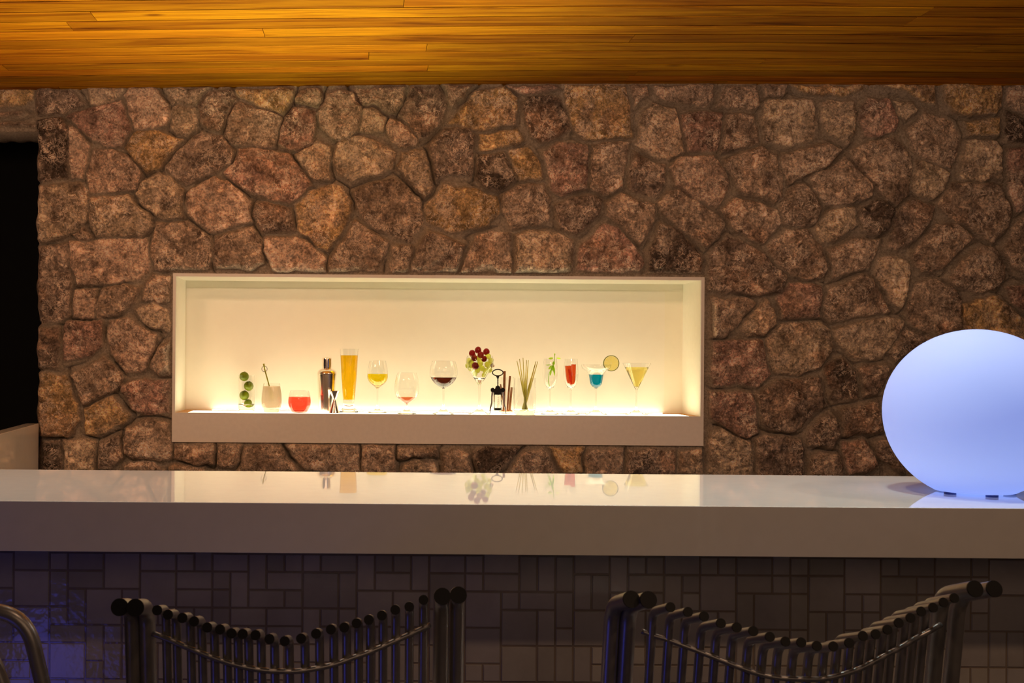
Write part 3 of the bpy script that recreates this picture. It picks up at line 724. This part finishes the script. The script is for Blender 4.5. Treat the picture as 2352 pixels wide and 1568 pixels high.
# ------------------------------------------------------------------ things in the niche
SH = ZC-zb
SHELF = zb
def spot(u, vbase, d=None):
    y = vbase-1.0-ROLL*(u-VX)-VY
    d = d or min(max(F*SH/y, FY+.035), BY-.04)
    p = px(u, vbase, d); return d, Vector((p.x, d, SHELF+.0005)), d/F
def prof_m(pts, vb, k):         # traced half widths and heights -> metres
    return [(hw*k, max((vb-v)*k, 0)) for hw, v in pts]
def smooth_prof(p, n=5):
    q = catmull([(a, b, 0) for a, b in p], n)
    return [(max(v.x, 0), v.y) for v in q]
def offset_in(p, t):            # inner skin of a vessel
    out = []
    for i, (r, z) in enumerate(p):
        a = p[max(i-1, 0)]; b = p[min(i+1, len(p)-1)]
        dx_, dz_ = b[0]-a[0], b[1]-a[1]; L = math.hypot(dx_, dz_) or 1
        out.append((max(r-t*dz_/L, .0004), z+t*dx_/L*1.0))
    return out
def r_at(p, z):
    for (a, b), (c, d) in zip(p, p[1:]):
        if (b <= z <= d): return a+(c-a)*(z-b)/((d-b) or 1)
    return p[-1][0]
class Vessel: pass
def vessel(name, u, vb, outer, vin, label, cat, liq=None, t=.0011, seg=56, group=None, d=None):
    """outer: (half width, v) from the foot up to the rim; vin: v of the inner bottom; liq: (v top, material, part name, label)"""
    d, pos, k = spot(u, vb, d)
    root = empty(name, pos, label, cat, group)
    P0 = smooth_prof(prof_m(outer, vb, k))
    zin = (vb-vin)*k
    up = [q for q in P0 if q[1] >= zin-.0005]
    inn_ = offset_in(up, t)
    inn_ = [q for q in inn_ if q[1] >= zin]
    full = [(0, 0)]+P0+list(reversed(inn_))+[(0, zin)]
    v, f_ = lathe(full, seg)
    part = 'bowl' if 'glass' in name else 'body'
    obj(part, v, f_, glass, root, smooth=True, angle=math.radians(60))
    W = Vessel(); W.root = root; W.k = k; W.pos = pos; W.inner = [(0, zin)]+inn_; W.d = d; W.u = u; W.vb = vb
    if liq:
        vt, lm, pn, *lab = liq
        zt_ = (vb-vt)*k
        body = [(0, zin-.0002)]+[(r+.00025, z) for r, z in inn_ if z < zt_]+[(r_at(inn_, zt_)+.00025, zt_), (0, zt_)]
        v, f_ = lathe(body, seg); lo_ = obj(pn, v, f_, lm, root, smooth=True, angle=math.radians(50))
        if lab: lo_['label'] = lab[0]
    return W
def wpt(W, u, v, dy=0):         # a traced point in the plane of a vessel
    p = px(u, v, W.d+dy); return p

# 1 limes in a straight glass
G1 = vessel('highball_glass', 566, 944, [(17.6, 944), (18.5, 943), (18.5, 900), (18.5, 862.5)], 936, 'straight clear glass filled with four whole limes', 'glass')
lime_m = translucent('lime peel', (.26, .32, .008), .45, .3)
for (u, v_, r, lab) in ((560.8, 864.2, 11, 'topmost lime, sticking out above the rim of the straight glass'), (571.3, 886.2, 11.2, 'second lime from the top in the straight glass'),
                   (561, 907.6, 11.2, 'third lime from the top in the straight glass'), (570.0, 926.0, 9.6, 'lowest lime, on the bottom of the straight glass')):
    p = wpt(G1, u, v_); rr = r*G1.k
    o = bpy.data.objects.new; e = empty('lime', p, lab, 'lime', 'limes in the straight glass')
    R0 = Matrix.Rotation(random.Random(u).uniform(-.6, .6), 3, 'Y')
    obj('peel', *sphere((0,0,0), rr*1.0, rr, rr*.98, 32, 20, R0), lime_m, e, smooth=True)
    obj('stem_end', *sphere(R0@Vector((0,0,rr*.96)), rr*.16, rr*.16, rr*.07, 12, 6), speckle(mat('lime stem scar', (.10, .09, .03), .7), 50, .2), e, smooth=True)
# 2 creamy cocktail
cream = liquid('creamy cocktail', (.86, .70, .54), .6, .8)
G2 = vessel('tumbler_glass', 623.8, 948, [(16, 948), (17.5, 946.5), (21.5, 936), (23.2, 924), (22.6, 908), (20.4, 892), (18.6, 881)], 936,
            'stemless tumbler of creamy pinkish cocktail with a green pick standing in it', 'glass', (888, cream, 'cocktail', 'creamy beige drink'))
green_m = translucent('green bamboo', (.50, .52, .05), .3, .4)
pk = empty('cocktail_pick', wpt(G2, 626, 922), 'green bamboo pick with a looped knot standing in the creamy cocktail', 'cocktail pick')
a_, b_ = wpt(G2, 627, 918)-Vector(pk.location), wpt(G2, 607.5, 846)-Vector(pk.location)
obj('stick', *tube([a_, b_], 1.5*G2.k, 10), green_m, pk, smooth=True)
kc = b_; ringp = [kc+Vector((math.cos(2*PI*i/24)*6.2*G2.k, 0, math.sin(2*PI*i/24)*6.6*G2.k-1*G2.k)) for i in range(25)]
obj('knot', *tube(ringp, .55*G2.k, 8), speckle(mat('dark knot', (.06, .05, .015), .5), 60, .2), pk, smooth=True)
obj('tip', *tube([b_, b_+Vector((-2*G2.k, 0, 11*G2.k))], 1.5*G2.k, 10, rs=[1.5*G2.k, 2*G2.k]), green_m, pk, smooth=True)
# 3 red drink
G3 = vessel('tumbler_glass', 687.7, 949, [(15.5, 949), (18, 947.5), (23.5, 938), (26.1, 926), (24.8, 911), (21.0, 898)], 943.5,
            'low stemless tumbler of bright red drink', 'glass', (912, liquid('red drink', (1.0, .085, .05), .12), 'drink', 'bright red drink'))
# 4 shaker
d, pos, k = spot(750, 949.5, 4.715)
sh = empty('cocktail_shaker', pos, 'polished steel cocktail shaker with a small cap', 'cocktail shaker')
pr = smooth_prof(prof_m([(17.5, 949.5), (18.3, 948.5), (19.2, 925), (21.0, 890), (22.2, 870), (22.6, 863)], 949.5, k))
obj('body', *lathe([(0, 0)]+pr+[(0, pr[-1][1])], 56), chrome, sh, smooth=True, angle=.7)
pr = [(22.8, 863), (23.0, 862), (23.0, 860.6)]+[(22.4*math.cos(t)+0*t, 860.4-12.5*math.sin(t)) for t in (0, .25, .5, .75, .95, 1.08)]+[(10.8, 848.0), (10.8, 845)]
pm = prof_m(pr, 949.5, k); obj('strainer_top', *lathe([(0, pm[0][1])]+pm+[(0, pm[-1][1])], 56), chrome, sh, smooth=True, angle=.6)
pm = prof_m([(11.4, 844.8), (11.4, 828), (10.8, 825.5), (9, 824.3)], 949.5, k); obj('cap', *lathe([(0, pm[0][1])]+smooth_prof(pm, 3)+[(0, pm[-1][1])], 40), chrome, sh, smooth=True, angle=.6)
# 5 jigger
d, pos, k = spot(768, 951, 4.643); jg = empty('jigger', pos, 'small steel double cone jigger in front of the shaker', 'jigger')
lo_c = prof_m([(12.8, 951), (12.6, 949.5), (3.0, 921), (3.0, 919.5)], 951, k)
up_c = prof_m([(3.0, 919.5), (12.4, 901), (12.8, 900)], 951, k); inn2 = [(r-.0007, z) for r, z in reversed(up_c)]
obj('large_cup', *lathe([(0, 0)]+lo_c+[(0, lo_c[-1][1])], 40), chrome, jg, smooth=True, angle=.6)
obj('small_cup', *lathe([(0, up_c[0][1])]+up_c+inn2[:-1]+[(0, up_c[0][1]+.003)], 40), chrome, jg, smooth=True, angle=.6)
# 6 beer
G6 = vessel('pilsner_glass', 801, 948.5, [(21.5, 948.5), (22, 947), (20, 943.5), (14.5, 938), (12.4, 930), (12.6, 921), (14.5, 905), (17.2, 870), (19.6, 830), (21.0, 802)], 920,
            'tall footed beer glass of golden amber beer', 'glass', (817, liquid('amber beer', (1.0, .60, .008), .10), 'beer', 'golden amber beer'))
# 7 wine glass with juice
G7 = vessel('wine_glass', 866.6, 949, [(22.5, 949), (22, 947.8), (12, 944.5), (4.5, 939), (2.0, 930), (1.7, 908), (2.2, 894), (8, 888), (17.5, 880), (22.8, 871), (23.6, 862), (22, 846), (18.6, 829)], 886.5,
            'wine glass half full of orange yellow juice', 'glass', (859.4, liquid('orange juice', (1.0, .76, .01), .12), 'juice', 'orange yellow juice'), t=.0009)
# 8 snifter
G8 = vessel('brandy_glass', 934, 951.5, [(22.5, 951.5), (22, 950.3), (12, 946.5), (5, 941), (2.4, 935), (2.7, 929.5), (7, 926.5), (16, 920.5), (23.5, 912.5), (27.6, 902), (28.2, 890), (26.5, 874), (21.8, 857)], 920.0,
            'short stemmed brandy glass holding a little reddish brown spirit', 'glass', (912.7, liquid('brandy', (.80, .18, .06), .05), 'brandy', 'reddish brown spirit'), t=.0009)
# 9 red wine
G9 = vessel('red_wine_glass', 1018.2, 952, [(25.3, 952), (24.8, 950.8), (13, 946.5), (5, 939), (2.5, 930), (2.2, 908), (3.0, 893), (11, 888.5), (22, 880), (29.5, 869), (32, 859), (31, 845), (26, 830)], 884,
            'big round wine glass with dark red wine', 'glass', (867.5, liquid('red wine', (.10, .018, .008), .04), 'wine', 'dark red wine'), t=.0009)
# 10 grapes glass
G10 = vessel('goblet_glass', 1101, 952, [(27, 952), (26.5, 950.8), (14, 946.5), (5, 939), (2.6, 930), (2.2, 908), (3.4, 886), (8, 878), (17, 864), (28, 848), (31.5, 838), (31, 826), (28.5, 818)], 872,
            'tall stemmed glass heaped with red and green grapes', 'glass', t=.0009)
grape_g = liquid('green grape skin', (.78, .84, .10), .25, .8); grape_r = translucent('red grape skin', (.50, .035, .03), .35, .12)
def gp(x, y): return 900+x/6.918, 780+y/6.918
GR = [('r',1370,165,53,-1,'topmost red grape of the heap'),('r',1275,215,52,-2,'red grape at the upper left of the heap'),('r',1503,192,53,0,'red grape at the upper right of the heap'),
 ('r',1310,292,48,-11,'dark red grape in front on the left side of the heap'),('r',1412,240,52,-9,'dark red grape just below the topmost one'),('r',1467,305,46,-13,'shiny red grape at the front right of the heap'),
 ('r',1328,415,56,-13,'lone red grape low among green ones at the front'),('r',1290,250,45,6,'red grape behind the upper left one'),('r',1600,412,28,6,'red grape peeking out at the right edge'),
 ('g',1222,335,46,2,'green grape at the upper left edge of the heap'),('g',1213,410,48,1,'green grape at the left edge of the heap'),('g',1262,370,48,-6,'green grape beside the left edge one'),
 ('g',1255,455,46,-5,'green grape at the lower left of the heap'),('g',1362,487,44,-9,'green grape at the bottom of the heap, front'),('g',1434,455,46,-13,'yellow green grape at the front centre'),
 ('g',1402,375,50,-10,'darker green grape in the middle of the heap'),('g',1530,262,46,-4,'green grape under the upper right red one'),('g',1575,330,44,0,'green grape at the right edge, upper'),
 ('g',1578,402,44,1,'green grape at the right edge, middle'),('g',1520,395,48,-8,'green grape right of centre'),('g',1550,478,48,-2,'green grape at the lower right of the heap'),
 ('g',1490,498,44,-7,'green grape low at the right front'),('g',1400,300,60,4,'green grape buried behind the red ones'),('g',1320,540,40,6,'green grape deep in the left of the bowl'),('g',1470,560,42,5,'green grape deep in the right of the bowl')]
for kind, x, y_, r, dy, lab in GR:
    u, v_ = gp(x, y_); p = px(u, v_, G10.d+dy*G10.k); rr = r/6.918*G10.k
    rg = random.Random(x); R0 = Matrix.Rotation(rg.uniform(-.8, .8), 3, 'Y')
    o = obj('grape', *sphere((0,0,0), rr*.97, rr*.97, rr*1.06, 24, 16, R0), grape_r if kind == 'r' else grape_g, None, smooth=True)
    o.location = p; tag(o, lab, 'grape', 'grapes heaped in the tall stemmed glass')
# 11 corkscrew
d, pos, k = spot(1143.3, 951, 4.645); cs = empty('corkscrew', pos, 'black winged corkscrew standing with its ring handle up', 'corkscrew')
def lp(x, y, dy=0, W=None):
    u, v_ = gp(x, y); return px(u, v_, d)+Vector((0, dy, 0))-pos
def plate(pts, th, dy=0):       # outline in the picture plane, given a real thickness
    P1 = [lp(x, y) for x, y in pts]; n = len(P1)
    V = [tuple(p+Vector((0, dy-th/2, 0))) for p in P1]+[tuple(p+Vector((0, dy+th/2, 0))) for p in P1]
    return V, [tuple(range(n)), tuple(range(2*n-1, n-1, -1))]+[(i, (i+1)%n, (i+1)%n+n, i+n) for i in range(n)]
rp = [lp(1683+84*math.cos(2*PI*i/36), 522+50*math.sin(2*PI*i/36)) for i in range(37)]
obj('handle', *tube(rp, 1.25*k, 12), dark_metal, cs, smooth=True)
obj('neck', *tube([lp(1683, 572), lp(1683, 620)], 2*k, 14, rs=[4.5*k, 1.6*k]), dark_metal, cs, smooth=True)
obj('spindle', *tube([lp(1683, 610)]+[lp(1683, 620+i*6.5) for i in range(20)]+[lp(1683, 752)], 1*k, 14, rs=[1.6*k]+[(1.6 if i % 4 < 2 else 1.0)*k for i in range(20)]+[1.6*k]), dark_metal, cs, smooth=True)
V1, F1 = join([plate([(1648,750),(1718,750),(1724,775),(1745,785),(1745,872),(1620,872),(1620,785),(1642,775)], .012), tube([lp(1683, 735), lp(1683, 760)], 4.6*k, 18)])
obj('head', V1, F1, dark_metal, cs, bevel=.0006)
for s in (-1, 1):
    gx = 1683+s*81
    gear = [(gx+(40 if i % 2 else 30)*math.cos(2*PI*i/18), 798+(42 if i % 2 else 31)*math.sin(2*PI*i/18)) for i in range(18)]
    lv = [(gx-s*20, 820), (gx+s*18, 820), (gx+s*25, 900), (gx+s*26, 1000), (gx+s*48, 1080), (gx+s*52, 1176), (gx+s*40, 1176), (gx+s*30, 1100), (gx+s*4, 1010), (gx+s*2, 900)]
    V1, F1 = join([plate(gear, .006)]); g_ = obj('lever', *plate(lv, .005), chrome2, cs, bevel=.0004)
    obj('gear', V1, F1, dark_metal, g_)
    obj('frame_bar', *tube([lp(1683+s*58, 868), lp(1683+s*58, 1095)], 1.3*k, 10), chrome2, cs, smooth=True)
obj('base_ring', *tube([lp(1683, 1083), lp(1683, 1118)], 9*k, 28), dark_metal, cs, smooth=True, angle=.7)
obj('screw', *tube([lp(1683+7*math.sin(i*.9), 870+i*5, .001*math.cos(i*.9)) for i in range(42)], .55*k, 8), chrome2, cs, smooth=True)
# 12 cinnamon glass
G12 = vessel('straight_glass', 1162, 952.5, [(17, 952.5), (17.8, 951.5), (17.8, 900), (17.8, 869)], 945.5, 'straight clear glass holding brown cinnamon sticks behind the corkscrew', 'glass', d=4.72)
cin = speckle(mat('cinnamon bark', (.32, .11, .03), .7), 120, .35, .4)
for (a1, a2, w_, dy, lab) in (((1159, 852), (1157, 944), 3.2, .004, 'tallest cinnamon stick in the straight glass'), ((1171.5, 863), (1165, 944), 2.5, .004, 'second tallest, dark cinnamon stick in the straight glass'),
     ((1175.5, 889), (1170, 944), 3.0, -.004, 'short cinnamon stick at the right of the straight glass'), ((1149.5, 882), (1161, 944), 2.0, -.008, 'thin short cinnamon stick at the left, behind the corkscrew')):
    A = px(*a1, G12.d+dy+.002); B = px(*a2, G12.d+dy*.6); ax_ = (A-B).normalized(); side = ax_.cross(Vector((0,1,0))).normalized(); fr = side.cross(ax_)
    cs_ = []                    # rolled bark quill: a double scroll cross section
    for i in range(25):
        t = i/24*2-1; ang = t*3.6; r_ = w_*G12.k*(.58-.16*abs(t)); s = 1 if t > 0 else -1
        cs_.append((s*w_*G12.k*.45+r_*math.cos(ang)*-s, r_*math.sin(abs(ang))))
    th = .25*w_*G12.k; n = len(cs_); V1 = []
    for base_ in (B, A):
        for q in cs_: V1.append(tuple(base_-A+side*q[0]+fr*q[1]))
        for q in cs_: V1.append(tuple(base_-A+side*q[0]*.72+fr*q[1]*.72))
    F1 = []
    for i in range(n-1):
        F1 += [(i, i+1, 2*n+i+1, 2*n+i), (n+i, 3*n+i, 3*n+i+1, n+i+1), (i, n+i, n+i+1, i+1), (2*n+i, 2*n+i+1, 3*n+i+1, 3*n+i)]
    F1 += [(0, 2*n, 3*n, n), (n-1, 2*n-1, 4*n-1, 3*n-1)]
    o = obj('cinnamon_stick', V1, F1, cin); o.location = A
    tag(o, lab, 'cinnamon stick', 'cinnamon sticks in a glass')
# 13 lemongrass
G13 = vessel('straight_glass', 1205.5, 953.5, [(22, 953.5), (24, 952), (25.2, 920), (25.4, 895), (24.6, 869)], 945, 'wide clear tumbler with a bundle of thin yellow green stalks', 'glass')
reed = liquid('lemongrass stalk', (.74, .66, .16), .5, .75)
ST = [((1187.4,828.5),(1211,943),-6,'leftmost thin stalk in the tumbler'),((1193.3,824),(1209,943),3,'second thin stalk from the left'),((1201.3,821.7),(1207,943),-2,'tallest thin stalk in the tumbler, third from the left'),
 ((1209.5,826.8),(1203.5,943),5,'fourth thin stalk from the left'),((1213.4,826.8),(1205.5,943),-7,'fifth thin stalk from the left'),((1231,830),(1201,943),0,'dark tipped stalk leaning far right, left of its pair'),
 ((1235,830),(1203,943),-4,'rightmost stalk leaning out to the right'),((1229,836),(1199,943),4,'shorter stalk leaning right')]
for a1, a2, dy, lab in ST:
    A = px(*a1, G13.d+dy*.5*G13.k); B = px(*a2, G13.d+dy*1.1*G13.k)
    v, f_ = tube([B-B, (A-B)*.4, (A-B)*.75, A-B], 1, 10, rs=[1.9*G13.k, 1.7*G13.k, 1.1*G13.k, .75*G13.k])
    o = obj('lemongrass_stalk', v, f_, reed, None, smooth=True); o.location = B; tag(o, lab, 'stalk', 'thin stalks in the tumbler')
# 14, 15 flutes
FL = lambda s: [(22, 952.5), (21.5, 951.3), (11, 947), (4.2, 941), (2.0, 934), (1.8, 912), (2.6, 897), (8, 890), (14.5, 878), (17*s, 864), (16.6*s, 845), (14.8*s, 825)]
G14 = vessel('flute_glass', 1263, 952.5, FL(1.0), 891, 'slim stemmed glass with a sprig of mint', 'glass', t=.0009)
G15 = vessel('flute_glass', 1310.7, 952.5, FL(.98), 891, 'slim stemmed glass packed with red pepper sticks', 'glass', t=.0009)
mint_m = translucent('mint leaf', (.52, .80, .05), .7, .4)
q5 = lambda x, y: (1110+x/5.88, 780+y/5.88)
base14 = px(*q5(893, 640), G14.d)
mint = empty('mint_sprig', base14, 'bright green mint sprig standing in the slim glass', 'mint sprig')
sp = [px(*q5(x, y), G14.d)-base14 for x, y in ((895, 640), (882, 560), (890, 460), (915, 400), (945, 330), (962, 270), (966, 200))]
obj('stem', *tube(catmull(sp, 4), .7*G14.k, 8), mint_m, mint, smooth=True)
def leaf(c, L, Wd, ang, tilt):
    V, Fc = [], []; n = 9
    for i in range(n):
        t = i/(n-1); w_ = Wd*math.sin(PI*min(t*.96+.02, 1))**.8*(1-.25*t)
        for s in (-1, -.5, 0, .5, 1): V.append(((t-.0)*L, s*w_*.5, -abs(s)*-.10*Wd+.12*L*math.sin(PI*t)*.4))
    for i in range(n-1):
        for s in range(4): a = i*5+s; Fc.append((a, a+1, a+6, a+5))
    R0 = Matrix.Rotation(ang, 3, 'Y')@Matrix.Rotation(tilt, 3, 'X')
    return [tuple(Vector(c)+R0@Vector(p)) for p in V], Fc
for x, y_, L, Wd, ang, tl in ((945, 245, 11, 7, PI-.1, 1.0), (985, 250, 11, 5, .15, .8), (966, 215, 6, 3.5, -1.5, .9), (945, 345, 10, 7, -1.35, 1.2), (915, 335, 13, 4, PI-.05, .7), (945, 340, 15, 10, 1.9, 1.2), (935, 350, 17, 8, 1.35, 1.1),
                         (915, 400, 15, 6, 1.75, 1.0), (950, 390, 17, 6, 1.5, .9), (925, 345, 12, 8, 2.3, 1.0)):
    c = px(*q5(x, y_), G14.d)-base14; v, f_ = leaf(c, L*G14.k, Wd*G14.k, ang, tl)
    lf = obj('leaf', v, f_, mint_m, mint, smooth=True)
pep = liquid('red pepper', (1.0, .15, .03), .4, .8)
for (x0, y0, x1, y1, w_, dy, lab) in ((1128, 352, 1150, 590, 8, -2, 'red pepper stick at the left of the slim glass'), (1172, 350, 1182, 605, 6, 5, 'darker red pepper stick in the middle, behind'),
      (1160, 400, 1188, 605, 5, -6, 'lower red pepper stick in front'), (1220, 332, 1212, 600, 9.5, 0, 'tall broad red pepper stick at the right')):
    A = px(*q5(x0, y0), G15.d+dy*G15.k*.8); B = px(*q5(x1, y1), G15.d+dy*G15.k*.6); ax_ = A-B; h_ = w_*G15.k*.5; V1 = []
    for t in (0, .2, .5, .8, 1):
        s = (.55 if t == 0 else .9 if t == .2 else 1)
        V1 += [tuple(ax_*t+Vector((a*h_*s, b*h_*.7*s, 0))) for a, b in ((-1,-1),(0,-1.25),(1,-1),(1,1),(0,1.25),(-1,1))]
    F1 = [tuple(range(5, -1, -1)), tuple(range(24, 30))]+[(i*6+j, i*6+(j+1)%6, (i+1)*6+(j+1)%6, (i+1)*6+j) for i in range(4) for j in range(6)]
    o = obj('pepper_stick', V1, F1, pep, None, smooth=False, bevel=.0006); o.location = B; tag(o, lab, 'pepper stick', 'red pepper sticks in the slim glass')
# 16 blue cocktail with lime wheel
G16 = vessel('margarita_glass', 1368.5, 953, [(26.5, 953), (26, 951.8), (13, 947.5), (4.5, 941), (2.2, 933), (2.0, 912), (2.6, 893), (8, 889), (12.5, 883), (14.6, 874), (16.4, 863), (21, 855), (28, 850), (32.5, 845), (34, 838)], 887,
            'wide rimmed stemmed glass with blue cocktail', 'glass', (861, liquid('blue curacao', (.0, .33, .62), .06), 'cocktail', 'bright blue drink'), t=.0009)
lp_ = px(1403.9, 834, G16.d); lw = empty('lime_slice', lp_, 'round lime slice perched on the rim of the blue cocktail', 'lime slice')
kk = G16.k; rw = 18.4*kk
pulp = liquid('lime pulp', (.93, .86, .42), .45)
def disc(r0_, r1_, th, n=48, a0_=0, a1_=2*PI):
    V, Fc = [], []; full = abs(a1_-a0_-2*PI) < 1e-6; m_ = n if full else n+1
    for i in range(m_):
        t = a0_+(a1_-a0_)*i/n
        for r_, y_ in ((r0_, -th), (r1_, -th), (r1_, th), (r0_, th)): V.append((r_*math.cos(t), y_, r_*math.sin(t)))
    for i in range(n):
        j = (i+1) % m_
        for q in range(4): Fc.append((i*4+q, i*4+(q+1)%4, j*4+(q+1)%4, j*4+q))
    if not full: Fc += [(0,1,2,3), (n*4+3, n*4+2, n*4+1, n*4)]
    return V, Fc
tag(obj('rind', *disc(rw*.92, rw, .0017), lime_m, lw, smooth=True, angle=.6), 'green outer rind')
obj('pith', *disc(rw*.02, rw*.925, .0012), liquid('lime pith', (.97, .93, .60), .5), lw)
for s in range(9):
    a0_ = 2*PI*s/9+.05; obj('segment', *disc(rw*.10, rw*.86, .0015, 8, a0_, a0_+2*PI/9-.10), pulp, lw)
# 17 yellow martini
G17 = vessel('martini_glass', 1461.5, 954, [(26.5, 954), (26, 952.8), (13, 948.5), (4.5, 942), (2.0, 934), (1.7, 915), (2.4, 897), (5, 891), (13, 874), (22, 855), (32, 835)], 889.5,
            'cone shaped cocktail glass of opaque yellow drink, last glass on the right', 'glass', (844.3, liquid('mango cocktail', (1.0, .88, .24), .15), 'cocktail', 'opaque yellow drink'), t=.0009)
